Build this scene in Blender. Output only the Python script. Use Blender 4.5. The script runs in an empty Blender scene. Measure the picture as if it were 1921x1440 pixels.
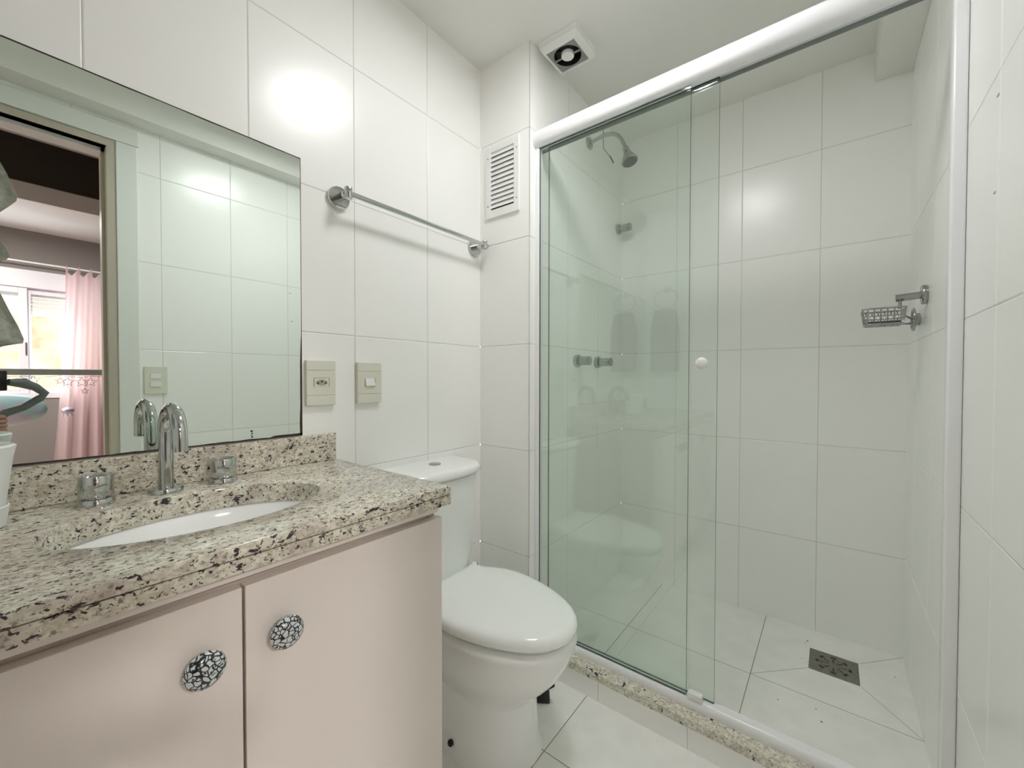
import bpy, bmesh, math, random
from mathutils import Vector, Matrix
random.seed(7)
S = bpy.context.scene
COL = S.collection
pi = math.pi

# ------------------------------------------------------------------ camera
cam_d = bpy.data.cameras.new('camera'); cam = bpy.data.objects.new('camera', cam_d); COL.objects.link(cam)
CAM = Vector((1.1496, -1.2512, 1.0899))
yaw, pitch, roll = -0.66546, -0.01671, 0.00107
fw = Vector((math.sin(yaw)*math.cos(pitch), math.cos(yaw)*math.cos(pitch), math.sin(pitch)))
rt = Vector((math.cos(yaw), -math.sin(yaw), 0)); up = rt.cross(fw)
rt2 = rt*math.cos(roll)+up*math.sin(roll); up2 = -rt*math.sin(roll)+up*math.cos(roll)
cam.matrix_world = Matrix(((rt2.x, up2.x, -fw.x, CAM.x), (rt2.y, up2.y, -fw.y, CAM.y), (rt2.z, up2.z, -fw.z, CAM.z), (0, 0, 0, 1)))
cam_d.sensor_width = 36; cam_d.lens = 14.352; cam_d.clip_start = 0.005; cam_d.clip_end = 200
S.camera = cam

# ------------------------------------------------------------------ world, exposure
S.view_settings.view_transform = 'Standard'; S.view_settings.look = 'None'
S.view_settings.gamma = 1; S.view_settings.use_curve_mapping = False
S.view_settings.exposure = 0.69
S.cycles.max_bounces = 20; S.cycles.diffuse_bounces = 14; S.cycles.glossy_bounces = 6; S.cycles.transparent_max_bounces = 16
S.cycles.sample_clamp_indirect = 6
w = bpy.data.worlds.new('world'); S.world = w; w.use_nodes = True
bg = w.node_tree.nodes['Background']; bg.inputs[0].default_value = (0.93, 0.96, 1.0, 1); bg.inputs[1].default_value = 7.0

def area(name, loc, rot, sx, sy, power, col=(1, 1, 1), shape='RECTANGLE', portal=False):
    l = bpy.data.lights.new(name, 'AREA'); l.shape = shape; l.size = sx; l.size_y = sy; l.energy = power; l.color = col
    if portal: l.cycles.is_portal = True
    o = bpy.data.objects.new(name, l); COL.objects.link(o); o.location = loc; o.rotation_euler = rot
    return o
# sky portal in the bedroom window opening
area('window_portal', (5.06, -1.25, 1.45), (0, pi/2, 0), 1.1, 1.4, 1, portal=True)
# added fill light by the bedroom's left wall, which has no opening
area('bedroom_fill', (3.2, -3.1, 1.5), (-pi/2, 0, 0), 2.2, 1.6, 80, (1.0, 0.90, 0.88))

# unseen fill light, added to brighten the bathroom through the doorway
area('doorway_fill', (3.6, -1.38, 2.44), (0, 0, 0), .35, .35, 40, (1.0, .92, .90))

# ------------------------------------------------------------------ materials
def new_mat(name):
    m = bpy.data.materials.new(name); m.use_nodes = True
    nt = m.node_tree; b = nt.nodes['Principled BSDF']
    return m, nt, b
def N(nt, t, **kw):
    n = nt.nodes.new(t)
    for k, v in kw.items(): setattr(n, k, v)
    return n
def plain(name, col, rough=.5, metal=0, spec=.5, bump=0, bscale=200, coat=0, var=0, vscale=8, trans=None):
    m, nt, b = new_mat(name)
    b.inputs['Base Color'].default_value = (*col, 1); b.inputs['Roughness'].default_value = rough
    b.inputs['Metallic'].default_value = metal; b.inputs['Specular IOR Level'].default_value = spec
    b.inputs['Coat Weight'].default_value = coat; b.inputs['Coat Roughness'].default_value = .08
    g = N(nt, 'ShaderNodeNewGeometry')
    if bump:
        no = N(nt, 'ShaderNodeTexNoise'); no.inputs['Scale'].default_value = bscale; no.inputs['Detail'].default_value = 2
        nt.links.new(g.outputs['Position'], no.inputs['Vector'])
        bu = N(nt, 'ShaderNodeBump'); bu.inputs['Strength'].default_value = bump; bu.inputs['Distance'].default_value = .001
        nt.links.new(no.outputs[0], bu.inputs['Height']); nt.links.new(bu.outputs[0], b.inputs['Normal'])
    if var:
        no = N(nt, 'ShaderNodeTexNoise'); no.inputs['Scale'].default_value = vscale; no.inputs['Detail'].default_value = 4
        nt.links.new(g.outputs['Position'], no.inputs['Vector'])
        mr = N(nt, 'ShaderNodeMapRange'); mr.inputs['From Min'].default_value = .3; mr.inputs['From Max'].default_value = .7
        mr.inputs['To Min'].default_value = 1-var; mr.inputs['To Max'].default_value = 1+var*.4
        nt.links.new(no.outputs[0], mr.inputs[0])
        mx = N(nt, 'ShaderNodeVectorMath', operation='SCALE'); mx.inputs[0].default_value = col
        nt.links.new(mr.outputs[0], mx.inputs['Scale']); nt.links.new(mx.outputs[0], b.inputs['Base Color'])
    return m
def emis(name, col, s):
    m, nt, b = new_mat(name); b.inputs['Base Color'].default_value = (0.9, .9, .9, 1)
    b.inputs['Emission Color'].default_value = (*col, 1); b.inputs['Emission Strength'].default_value = s
    return m
def glass_mat(name, tint, f0=.05):
    """clear float glass: tinted transmission plus angle-dependent mirror reflection"""
    m, nt, b = new_mat(name); nt.nodes.remove(b)
    out = nt.nodes['Material Output']
    tr = N(nt, 'ShaderNodeBsdfTransparent'); tr.inputs[0].default_value = (*tint, 1)
    gl = N(nt, 'ShaderNodeBsdfGlossy'); gl.inputs['Roughness'].default_value = .01; gl.inputs[0].default_value = (.92, 1, .96, 1)
    g = N(nt, 'ShaderNodeNewGeometry')
    dot = N(nt, 'ShaderNodeVectorMath', operation='DOT_PRODUCT')
    nt.links.new(g.outputs['Incoming'], dot.inputs[0]); nt.links.new(g.outputs['Normal'], dot.inputs[1])
    ab = N(nt, 'ShaderNodeMath', operation='ABSOLUTE'); nt.links.new(dot.outputs['Value'], ab.inputs[0])
    s = N(nt, 'ShaderNodeMath', operation='SUBTRACT'); s.inputs[0].default_value = 1; nt.links.new(ab.outputs[0], s.inputs[1])
    p = N(nt, 'ShaderNodeMath', operation='POWER'); p.inputs[1].default_value = 5; nt.links.new(s.outputs[0], p.inputs[0])
    ma = N(nt, 'ShaderNodeMath', operation='MULTIPLY_ADD'); ma.inputs[1].default_value = 1-f0; ma.inputs[2].default_value = f0
    nt.links.new(p.outputs[0], ma.inputs[0])
    mi = N(nt, 'ShaderNodeMixShader'); nt.links.new(ma.outputs[0], mi.inputs[0]); nt.links.new(tr.outputs[0], mi.inputs[1]); nt.links.new(gl.outputs[0], mi.inputs[2])
    nt.links.new(mi.outputs[0], out.inputs[0])
    return m
def ramp(nt, pts, interp='LINEAR'):
    r = N(nt, 'ShaderNodeValToRGB'); e = r.color_ramp; e.interpolation = interp
    while len(e.elements) > 1: e.elements.remove(e.elements[-1])
    e.elements[0].position = pts[0][0]; e.elements[0].color = (*pts[0][1], 1)
    for p, c in pts[1:]:
        q = e.elements.new(p); q.color = (*c, 1)
    return r
def granite(name, stretch=(1, 1, 1), base=(.80, .79, .67), blot=.5, d=0):
    m, nt, b = new_mat(name)
    g = N(nt, 'ShaderNodeNewGeometry')
    mp = N(nt, 'ShaderNodeMapping'); mp.inputs['Scale'].default_value = stretch; nt.links.new(g.outputs['Position'], mp.inputs[0])
    def noise(sc, det=4, ro=.6, dist=0, off=0):
        n = N(nt, 'ShaderNodeTexNoise'); n.inputs['Scale'].default_value = sc; n.inputs['Detail'].default_value = det
        n.inputs['Roughness'].default_value = ro; n.inputs['Distortion'].default_value = dist
        a = N(nt, 'ShaderNodeVectorMath', operation='ADD'); a.inputs[1].default_value = (off, off*1.7, off*.6)
        nt.links.new(mp.outputs[0], a.inputs[0]); nt.links.new(a.outputs[0], n.inputs['Vector']); return n
    def mix(fac, c1, c2):
        x = N(nt, 'ShaderNodeMix', data_type='RGBA'); nt.links.new(fac, x.inputs[0])
        for i, c in ((6, c1), (7, c2)):
            if isinstance(c, tuple): x.inputs[i].default_value = (*c, 1)
            else: nt.links.new(c, x.inputs[i])
        return x.outputs[2]
    n1 = noise(85, 5, .65, .6); r1 = ramp(nt, [(.38, (0, 0, 0)), (.62, (1, 1, 1))]); nt.links.new(n1.outputs[0], r1.inputs[0])
    c = mix(r1.outputs[0], (.52, .47, .38), base)
    n2 = noise(190, 3, .6, .3, 3); r2 = ramp(nt, [(.56+d, (0, 0, 0)), (.64+d, (1, 1, 1))]); nt.links.new(n2.outputs[0], r2.inputs[0])
    c = mix(r2.outputs[0], c, (.25, .215, .175))
    n5 = noise(14, 3, .6, .4, 9); r5 = ramp(nt, [(.50, (0, 0, 0)), (.70, (blot, blot, blot))]); nt.links.new(n5.outputs[0], r5.inputs[0])
    c = mix(r5.outputs[0], c, (.38, .30, .27))
    n3 = noise(135, 3, .55, .4, 17); r3 = ramp(nt, [(.60+d, (0, 0, 0)), (.63+d, (1, 1, 1))]); nt.links.new(n3.outputs[0], r3.inputs[0])
    c = mix(r3.outputs[0], c, (.045, .033, .04))
    n4 = noise(38, 4, .75, .4, 31); r4 = ramp(nt, [(.61, (0, 0, 0)), (.65, (1, 1, 1))]); nt.links.new(n4.outputs[0], r4.inputs[0])
    c = mix(r4.outputs[0], c, (.03, .025, .035))
    nt.links.new(c, b.inputs['Base Color'])
    b.inputs['Roughness'].default_value = .10; b.inputs['Specular IOR Level'].default_value = .5
    return m

M = {}
M['tile'] = plain('wall_tile_glaze', (.93, .935, .915), .25, bump=.08, bscale=55)
M['grout'] = plain('wall_grout', (.58, .58, .55), .8)
M['ftile'] = plain('floor_tile', (.92, .92, .89), .34, var=.05, vscale=14)
M['fgrout'] = plain('floor_grout', (.30, .29, .26), .85)
M['ceil'] = plain('ceiling_paint', (.82, .82, .79), .8, bump=.15, bscale=300)
M['white_metal'] = plain('white_coated_aluminium', (.88, .89, .91), .22)
M['chrome'] = plain('chrome', (.60, .615, .61), .07, 1)
M['darkchrome'] = plain('aged_chrome', (.40, .41, .40), .18, 1)
M['porcelain'] = plain('porcelain', (.91, .93, .92), .08, coat=.3)
M['seatplastic'] = plain('seat_plastic', (.92, .95, .935), .16)
M['granite'] = granite('granite_counter', (1.15, .8, 1.15))
M['granite_sill'] = granite('granite_sill', base=(.86, .85, .74), blot=.15, d=.045)
M['cabinet'] = plain('cabinet_laminate', (.80, .74, .69), .30, bump=.05, bscale=400)
M['cabinet_in'] = plain('cabinet_edge', (.60, .54, .48), .5)
M['plate'] = plain('cream_plastic', (.74, .735, .64), .35)
M['platewhite'] = plain('white_plastic', (.85, .86, .85), .3)
M['black'] = plain('black_plastic', (.012, .012, .013), .4)
M['darkgrey'] = plain('dark_grey_plastic', (.07, .07, .067), .5)
M['midgrey'] = plain('grey_grille', (.28, .28, .26), .5)
M['strip_grey'] = plain('grey_strip', (.20, .22, .21), .6)
M['glass'] = glass_mat('shower_glass', (.968, .988, .977), .06)
M['glass_edge'] = plain('shower_glass_edge', (.035, .085, .065), .15)
M['winglass'] = glass_mat('window_glass', (.99, .99, .99), .03)
M['worn'] = plain('worn_mirror_edge', (.035, .022, .016), .7)
M['white_paint'] = plain('door_trim_paint', (.78, .80, .77), .35)
M['jamb_paint'] = plain('door_frame_paint', (.50, .46, .38), .45)
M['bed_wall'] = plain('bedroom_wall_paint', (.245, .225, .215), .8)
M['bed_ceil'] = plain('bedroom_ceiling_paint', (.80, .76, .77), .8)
M['beam'] = plain('backlit_beam_shade', (.03, .022, .016), .9)  # near-black colour holds the shade of the beam's backlit face
M['wood'] = plain('bedroom_floor_wood', (.38, .27, .19), .45, var=.2, vscale=6)
M['pvc'] = plain('window_pvc', (.80, .78, .84), .35)
M['stucco'] = plain('beige_stucco', (.22, .165, .105), .9, var=.5, vscale=3)
M['pale'] = plain('pale_render', (.45, .45, .45), .9)
M['towel'] = plain('towel_cloth', (.50, .49, .43), .95, bump=1, bscale=700, var=.3, vscale=60)
M['darktowel'] = plain('dark_towel_cloth', (.26, .26, .245), .95, bump=1, bscale=700)
M['skin'] = plain('skin', (.40, .22, .17), .55)
M['shirt'] = plain('shirt_cloth', (.12, .13, .16), .9)
M['trousers'] = plain('trouser_cloth', (.05, .06, .09), .9)
M['hair'] = plain('hair', (.04, .025, .018), .6)
M['gimbal'] = plain('grey_rubber', (.12, .14, .13), .45)
M['bar'] = plain('grey_painted_steel', (.50, .58, .57), .4)
M['pot'] = plain('white_pot_plastic', (.86, .88, .87), .35)
M['wire'] = plain('dark_wire', (.10, .10, .07), .5)
M['steel'] = plain('drain_steel', (.26, .25, .22), .42, .7, var=.25, vscale=60)
M['stain'] = plain('putty', (.42, .40, .30), .8)
M['lamp'] = emis('ceiling_lamp_diffuser', (1.0, .995, 1.0), 21)
# mirror
m, nt, b = new_mat('silvered_mirror'); b.inputs['Metallic'].default_value = 1; b.inputs['Roughness'].default_value = .0
b.inputs['Base Color'].default_value = (.86, .93, .885, 1); M['mirror'] = m
# curtain cloth
m, nt, b = new_mat('sheer_pink_curtain'); nt.nodes.remove(b)
d = N(nt, 'ShaderNodeBsdfDiffuse'); d.inputs[0].default_value = (.86, .70, .72, 1)
t = N(nt, 'ShaderNodeBsdfTranslucent'); t.inputs[0].default_value = (.90, .72, .745, 1)
mi = N(nt, 'ShaderNodeMixShader'); mi.inputs[0].default_value = .55
nt.links.new(d.outputs[0], mi.inputs[1]); nt.links.new(t.outputs[0], mi.inputs[2]); nt.links.new(mi.outputs[0], nt.nodes['Material Output'].inputs[0]); M['curtain'] = m
# iridescent foil
m, nt, b = new_mat('iridescent_foil'); b.inputs['Metallic'].default_value = .6; b.inputs['Roughness'].default_value = .3
g = N(nt, 'ShaderNodeNewGeometry'); no = N(nt, 'ShaderNodeTexNoise'); no.inputs['Scale'].default_value = 6; nt.links.new(g.outputs['Position'], no.inputs['Vector'])
r = ramp(nt, [(.35, (.85, .75, 1)), (.5, (.72, .76, 1)), (.58, (.55, .92, .95)), (.7, (.9, .7, .95))]); nt.links.new(no.outputs[0], r.inputs[0]); nt.links.new(r.outputs[0], b.inputs['Base Color']); M['foil'] = m
# painted ceramic knob: white with black floral line work
m, nt, b = new_mat('floral_ceramic'); b.inputs['Roughness'].default_value = .12
g = N(nt, 'ShaderNodeNewGeometry')
v1 = N(nt, 'ShaderNodeTexVoronoi', feature='DISTANCE_TO_EDGE'); v1.inputs['Scale'].default_value = 135
no = N(nt, 'ShaderNodeTexNoise'); no.inputs['Scale'].default_value = 70
nt.links.new(g.outputs['Position'], no.inputs['Vector'])
ad = N(nt, 'ShaderNodeVectorMath', operation='MULTIPLY_ADD'); ad.inputs[1].default_value = (.012, .012, .012)
nt.links.new(no.outputs['Color'], ad.inputs[0]); nt.links.new(g.outputs['Position'], ad.inputs[2])
nt.links.new(ad.outputs[0], v1.inputs['Vector'])
r1 = ramp(nt, [(.07, (0, 0, 0)), (.13, (1, 1, 1))]); nt.links.new(v1.outputs['Distance'], r1.inputs[0])
v2 = N(nt, 'ShaderNodeTexVoronoi'); v2.inputs['Scale'].default_value = 260; nt.links.new(g.outputs['Position'], v2.inputs['Vector'])
r2 = ramp(nt, [(.30, (0, 0, 0)), (.38, (1, 1, 1))]); nt.links.new(v2.outputs['Distance'], r2.inputs[0])
n3 = N(nt, 'ShaderNodeTexNoise'); n3.inputs['Scale'].default_value = 60; nt.links.new(g.outputs['Position'], n3.inputs['Vector'])
r3 = ramp(nt, [(.5, (1, 1, 1)), (.55, (0, 0, 0))]); nt.links.new(n3.outputs[0], r3.inputs[0])
mx = N(nt, 'ShaderNodeMix', data_type='RGBA', blend_type='LIGHTEN'); mx.inputs[0].default_value = 1
nt.links.new(r2.outputs[0], mx.inputs[6]); nt.links.new(r3.outputs[0], mx.inputs[7])
mu = N(nt, 'ShaderNodeMix', data_type='RGBA', blend_type='MULTIPLY'); mu.inputs[0].default_value = 1
nt.links.new(r1.outputs[0], mu.inputs[6]); nt.links.new(mx.outputs[2], mu.inputs[7])
sc = N(nt, 'ShaderNodeMix', data_type='RGBA'); nt.links.new(mu.outputs[2], sc.inputs[0])
sc.inputs[6].default_value = (.015, .02, .03, 1); sc.inputs[7].default_value = (.60, .65, .63, 1)
nt.links.new(sc.outputs[2], b.inputs['Base Color']); M['floral'] = m

# ------------------------------------------------------------------ geometry helpers
class B:
    """collects shapes, all in world coordinates, into one mesh"""
    def __init__(s): s.v = []; s.f = []; s.mi = []; s.mat = 0
    def add(s, vs, fs):
        n = len(s.v); s.v += [tuple(v) for v in vs]
        for f in fs: s.f.append([n+i for i in f]); s.mi.append(s.mat)
        return s
    def box(s, x0, x1, y0, y1, z0, z1, bev=0, seg=2, M_=None):
        bm = bmesh.new(); bmesh.ops.create_cube(bm, size=1)
        for v in bm.verts:
            v.co = Vector((x0+(v.co.x+.5)*(x1-x0), y0+(v.co.y+.5)*(y1-y0), z0+(v.co.z+.5)*(z1-z0)))
        if bev: bmesh.ops.bevel(bm, geom=bm.edges[:], offset=bev, segments=seg, profile=.5, affect='EDGES')
        s.bm(bm, M_); return s
    def bm(s, bm, M_=None):
        bm.verts.index_update()
        s.add([(M_ @ v.co) if M_ else v.co for v in bm.verts], [[v.index for v in f.verts] for f in bm.faces]); bm.free()
    def lathe(s, prof, org, axis=(0, 0, 1), seg=32, sx=1, sy=1):
        """prof: list of (radius, height along axis)"""
        a = Vector(axis).normalized(); q = a.to_track_quat('Z', 'Y').to_matrix(); org = Vector(org)
        vs = []; fs = []
        for r, h in prof:
            for i in range(seg):
                t = 2*pi*i/seg; vs.append(org+q@Vector((r*sx*math.cos(t), r*sy*math.sin(t), h)))
        for k in range(len(prof)-1):
            for i in range(seg):
                j = (i+1) % seg; fs.append([k*seg+i, k*seg+j, (k+1)*seg+j, (k+1)*seg+i])
        fs.append(list(range(seg))[::-1]); fs.append([(len(prof)-1)*seg+i for i in range(seg)])
        return s.add(vs, fs)
    def cyl(s, p0, p1, r, seg=24, bev=0):
        p0 = Vector(p0); p1 = Vector(p1); L = (p1-p0).length
        pr = [(r, 0), (r, L)] if not bev else [(r-bev, 0), (r-bev*.3, bev*.3), (r, bev), (r, L-bev), (r-bev*.3, L-bev*.3), (r-bev, L)]
        return s.lathe(pr, p0, p1-p0, seg)
    def tube(s, pts, r, seg=12, close=False):
        pts = [Vector(p) for p in pts]; n = len(pts); vs = []; fs = []
        nrm = None
        for i, p in enumerate(pts):
            if close: t = pts[(i+1) % n]-pts[i-1]
            else: t = pts[min(i+1, n-1)]-pts[max(i-1, 0)]
            t.normalize()
            if nrm is None:
                nrm = t.cross(Vector((0, 0, 1)))
                if nrm.length < .1: nrm = t.cross(Vector((0, 1, 0)))
            nrm = (nrm-t*nrm.dot(t)).normalized(); bi = t.cross(nrm)
            rr = r[i] if isinstance(r, (list, tuple)) else r
            for k in range(seg):
                a = 2*pi*k/seg; vs.append(p+nrm*rr*math.cos(a)+bi*rr*math.sin(a))
        for i in range(n if close else n-1):
            for k in range(seg):
                j = (k+1) % seg; i2 = (i+1) % n; fs.append([i*seg+k, i*seg+j, i2*seg+j, i2*seg+k])
        if not close: fs.append(list(range(seg))[::-1]); fs.append([(n-1)*seg+k for k in range(seg)])
        return s.add(vs, fs)
    def loft(s, rings, cap0=True, cap1=True):
        n = len(rings[0]); vs = [v for r in rings for v in r]; fs = []
        for k in range(len(rings)-1):
            for i in range(n):
                j = (i+1) % n; fs.append([k*n+i, k*n+j, (k+1)*n+j, (k+1)*n+i])
        if cap0: fs.append(list(range(n))[::-1])
        if cap1: fs.append([(len(rings)-1)*n+i for i in range(n)])
        return s.add(vs, fs)
    def sphere(s, c, r, sx=1, sy=1, sz=1, seg=20):
        pr = []
        vs = []; fs = []; m_ = 12
        for i in range(1, m_):
            th = pi*i/m_
            for k in range(seg):
                a = 2*pi*k/seg; vs.append((c[0]+r*sx*math.sin(th)*math.cos(a), c[1]+r*sy*math.sin(th)*math.sin(a), c[2]+r*sz*math.cos(th)))
        for i in range(m_-2):
            for k in range(seg):
                j = (k+1) % seg; fs.append([i*seg+k, (i+1)*seg+k, (i+1)*seg+j, i*seg+j])
        fs.append(list(range(seg))); fs.append([(m_-2)*seg+k for k in range(seg)][::-1])
        return s.add(vs, fs)

WO = {}
def tag(o, label=None, cat=None, group=None, kind=None):
    for k, v in (('label', label), ('category', cat), ('group', group), ('kind', kind)):
        if v: o[k] = v
    return o
def thing(name, loc, label, cat, group=None):
    o = bpy.data.objects.new(name, None); COL.objects.link(o); o.empty_display_size = .05
    o.location = loc; WO[o.name] = Vector(loc); return tag(o, label, cat, group)
def part(name, b, mats, parent=None, smooth=None, label=None):
    me = bpy.data.meshes.new(name)
    vs = b.v; org = Vector((0, 0, 0))
    if parent is None:
        xs = [v[0] for v in vs]; ys = [v[1] for v in vs]; zs = [v[2] for v in vs]
        org = Vector(((min(xs)+max(xs))/2, (min(ys)+max(ys))/2, min(zs)))
    me.from_pydata([Vector(v)-org for v in vs], [], b.f)
    for mt in (mats if isinstance(mats, (list, tuple)) else [mats]): me.materials.append(M[mt])
    me.polygons.foreach_set('material_index', b.mi)
    bm = bmesh.new(); bm.from_mesh(me); bmesh.ops.recalc_face_normals(bm, faces=bm.faces[:]); bm.to_mesh(me); bm.free()
    if smooth:
        me.polygons.foreach_set('use_smooth', [True]*len(me.polygons)); me.set_sharp_from_angle(angle=math.radians(smooth))
    me.update()
    o = bpy.data.objects.new(name, me); COL.objects.link(o)
    if parent is None: o.location = org; WO[o.name] = org
    else: o.parent = parent; o.location = -WO[parent.name]; WO[o.name] = Vector((0, 0, 0))
    if label: o['label'] = label
    return o
def struct(name, b, mats, smooth=None): return tag(part(name, b, mats, None, smooth), kind='structure')
def copy_tree(o, parent=None, loc=None):
    c = o.copy(); COL.objects.link(c); c.parent = parent
    if loc is not None: c.location = loc
    for ch in list(o.children): copy_tree(ch, c)
    return c

def cells(lo, hi, ref, pitch):
    k = math.ceil((lo-ref)/pitch+1e-6); out = [lo]
    while ref+k*pitch < hi-1e-6:
        x = ref+k*pitch
        if x-lo > .012 and hi-x > .012: out.append(x)
        k += 1
    return out+[hi]
def tiles(b, org, U, V, Nn, us, vs, gap=.0009, bev=.0018, dep=.0009, mt=0, mg=1, back=.10, mit=(0, 0)):
    """tiled slab: every tile a raised bevelled plate over a grout plane, with wall thickness behind"""
    org = Vector(org); U = Vector(U); V = Vector(V); Nn = Vector(Nn)
    P = lambda u, v, n: org+U*u+V*v+Nn*n
    b.mat = mt
    for i in range(len(us)-1):
        for j in range(len(vs)-1):
            u0, u1, v0, v1 = us[i], us[i+1], vs[j], vs[j+1]
            g = [gap if k else 0 for k in (i > 0, i < len(us)-2, j > 0, j < len(vs)-2)]
            e = [bev if k else 0 for k in g]
            o_ = (u0+g[0], u1-g[1], v0+g[2], v1-g[3]); n_ = (o_[0]+e[0], o_[1]-e[1], o_[2]+e[2], o_[3]-e[3])
            vv = [P(o_[0], o_[2], -dep), P(o_[1], o_[2], -dep), P(o_[1], o_[3], -dep), P(o_[0], o_[3], -dep),
                  P(n_[0], n_[2], 0), P(n_[1], n_[2], 0), P(n_[1], n_[3], 0), P(n_[0], n_[3], 0)]
            b.add(vv, [[4, 5, 6, 7], [0, 1, 5, 4], [1, 2, 6, 5], [2, 3, 7, 6], [3, 0, 4, 7]])
    b.mat = mg
    a0, a1, c0, c1 = us[0], us[-1], vs[0], vs[-1]
    q = [P(a0, c0, -dep), P(a1, c0, -dep), P(a1, c1, -dep), P(a0, c1, -dep), P(a0+mit[0], c0, -back), P(a1-mit[1], c0, -back), P(a1-mit[1], c1, -back), P(a0+mit[0], c1, -back)]
    b.add(q, [[0, 1, 2, 3], [7, 6, 5, 4], [0, 4, 5, 1], [1, 5, 6, 2], [2, 6, 7, 3], [3, 7, 4, 0]])
    return b
def tpart(name, b):  # tiles need their own winding kept
    me = bpy.data.meshes.new(name); me.from_pydata(b.v, [], b.f)
    return me

# ------------------------------------------------------------------ dimensions
XR, YB, YF, ZC = 1.371, .861, -1.80, 2.342
TW, TH = .2855, .405
zl = lambda hi, lo=0: cells(lo, hi, .0, TH)

# ------------------------------------------------------------------ room shell
b = B(); tiles(b, (0, 0, 0), (0, 1, 0), (0, 0, 1), (1, 0, 0), cells(YF, 0, -.564, TW), zl(ZC)); struct('wall_left', b, ['tile', 'grout'])
b = B()
tiles(b, (0, 0, 0), (1, 0, 0), (0, 0, 1), (0, -1, 0), [0, .25], zl(ZC), back=.03, mit=(0, .03))
tiles(b, (.25, 0, 0), (0, 1, 0), (0, 0, 1), (1, 0, 0), cells(0, YB, 0, TW), zl(ZC), back=.03, mit=(.03, 0))
struct('wall_duct', b, ['tile', 'grout'])
b = B(); tiles(b, (0, YB, 0), (1, 0, 0), (0, 0, 1), (0, -1, 0), cells(.25, XR, .819, TW), zl(ZC)); struct('wall_back', b, ['tile', 'grout'])
b = B(); R_ = lambda lo, hi, z0, z1: tiles(b, (XR, 0, 0), (0, 1, 0), (0, 0, 1), (-1, 0, 0), cells(lo, hi, -.177, TW), cells(z0, z1, 0, TH), back=.12)
R_(-.93, YB, 0, ZC); R_(-1.73, -.93, 2.10, ZC); R_(YF, -1.73, 0, ZC); struct('wall_right', b, ['tile', 'grout'])
b = B(); tiles(b, (0, YF, 0), (1, 0, 0), (0, 0, 1), (0, 1, 0), cells(0, XR, .05, TW), zl(ZC)); struct('wall_front', b, ['tile', 'grout'])
b = B(); b.box(-.1, XR+.12, YF-.1, YB+.1, ZC, ZC+.1)
b.box(1.265, XR-.0005, YF, YB-.0005, 2.225, ZC); struct('ceiling', b, 'ceil')
b = B(); tiles(b, (0, 0, 0), (1, 0, 0), (0, 1, 0), (0, 0, 1), cells(0, XR, .4995, .455), cells(YF, -.003, -.269, .455), gap=.0013, bev=.001, back=.1); struct('floor', b, ['ftile', 'fgrout'])
# shower floor with the cuts that slope it to the drain
b = B(); tiles(b, (0, 0, .032), (1, 0, 0), (0, 1, 0), (0, 0, 1), cells(.25, XR, .475, .455), cells(.095, YB, .41, .455), gap=.0012, bev=.001, back=.1)
b.mat = 1
def strip(p, q, wd=.0016, z=.0322):
    p = Vector((*p, z)); q = Vector((*q, z)); n = (q-p).cross(Vector((0, 0, 1))).normalized()*wd/2
    b.add([p-n, p+n, q+n, q-n], [[0, 1, 2, 3]])
strip((1.239, .715), (XR, YB)); strip((1.239, .572), (XR, .413)); strip((1.09, .572), (.93, .41)); 
struct('floor_shower', b, ['ftile', 'fgrout'])
# kerb between bathroom and shower, granite sill on top
b = B(); tiles(b, (0, -.007, 0), (1, 0, 0), (0, 0, 1), (0, -1, 0), cells(.0, XR, .5415, TW), [0, .069], back=.005); b.mat = 0; b.box(.25, XR, -.002, .098, 0, .069)
struct('trim_1', b, ['tile', 'grout'])
b = B(); b.box(.25, XR, -.012, .104, .069, .096, .002); b.box(0.0, .25, -.012, -.0005, .069, .096, .002)
tag(part('granite_sill', b, 'granite_sill'), 'speckled cream granite sill capping the shower kerb below the white track', 'sill')

# door casing and lining
b = B()
for y0, y1 in ((-.902, -.831), (-1.829+.03, -1.758)): b.box(XR-.014, XR, y0, y1, 0, 2.13, .003)
b.box(XR-.016, XR, -1.799, -.826, 2.131, 2.205, .003)
b.mat = 1
for s_, y0 in ((1, -.93), (-1, -1.73)):
    ya, yb = (y0-.001, y0+.03) if s_ > 0 else (y0-.03, y0+.001)
    b.box(XR-.008, XR+.135, ya, yb, 0, 2.10)
    ya, yb = (y0-.013, y0) if s_ > 0 else (y0, y0+.013); b.box(XR+.04, XR+.09, ya, yb, 0, 2.10)
b.box(XR-.008, XR+.135, -1.76, -.90, 2.10, 2.128); b.mat = 2; b.box(XR+.04, XR+.12, -1.73, -.93, 2.085, 2.10)
struct('door_1', b, ['white_paint', 'jamb_paint', 'bed_ceil'])

# ------------------------------------------------------------------ bedroom beyond the door
X0, X1, BY0, BY1, BZ = XR+.13, 4.99, -3.2, 1.2, 2.5
b = B(); b.box(XR, X1+.2, BY0, BY1, -.1, -.001); struct('floor_bedroom', b, 'wood')
b = B(); b.box(XR+.14, X1+.2, BY0, BY1, BZ, BZ+.1); struct('ceiling_bedroom', b, 'bed_ceil')
b = B(); wy0, wy1, wz0, wz1 = -1.95, -.52, .88, 2.12
b.box(X1, X1+.15, BY0, wy0, 0, BZ); b.box(X1, X1+.15, wy1, BY1, 0, BZ); b.box(X1, X1+.15, wy0, wy1, 0, wz0); b.box(X1, X1+.15, wy0, wy1, wz1, BZ)
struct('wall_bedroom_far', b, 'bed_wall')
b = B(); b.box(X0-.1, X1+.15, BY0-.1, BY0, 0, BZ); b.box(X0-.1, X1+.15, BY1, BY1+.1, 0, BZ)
struct('wall_bedroom_side', b, 'bed_wall')
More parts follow.
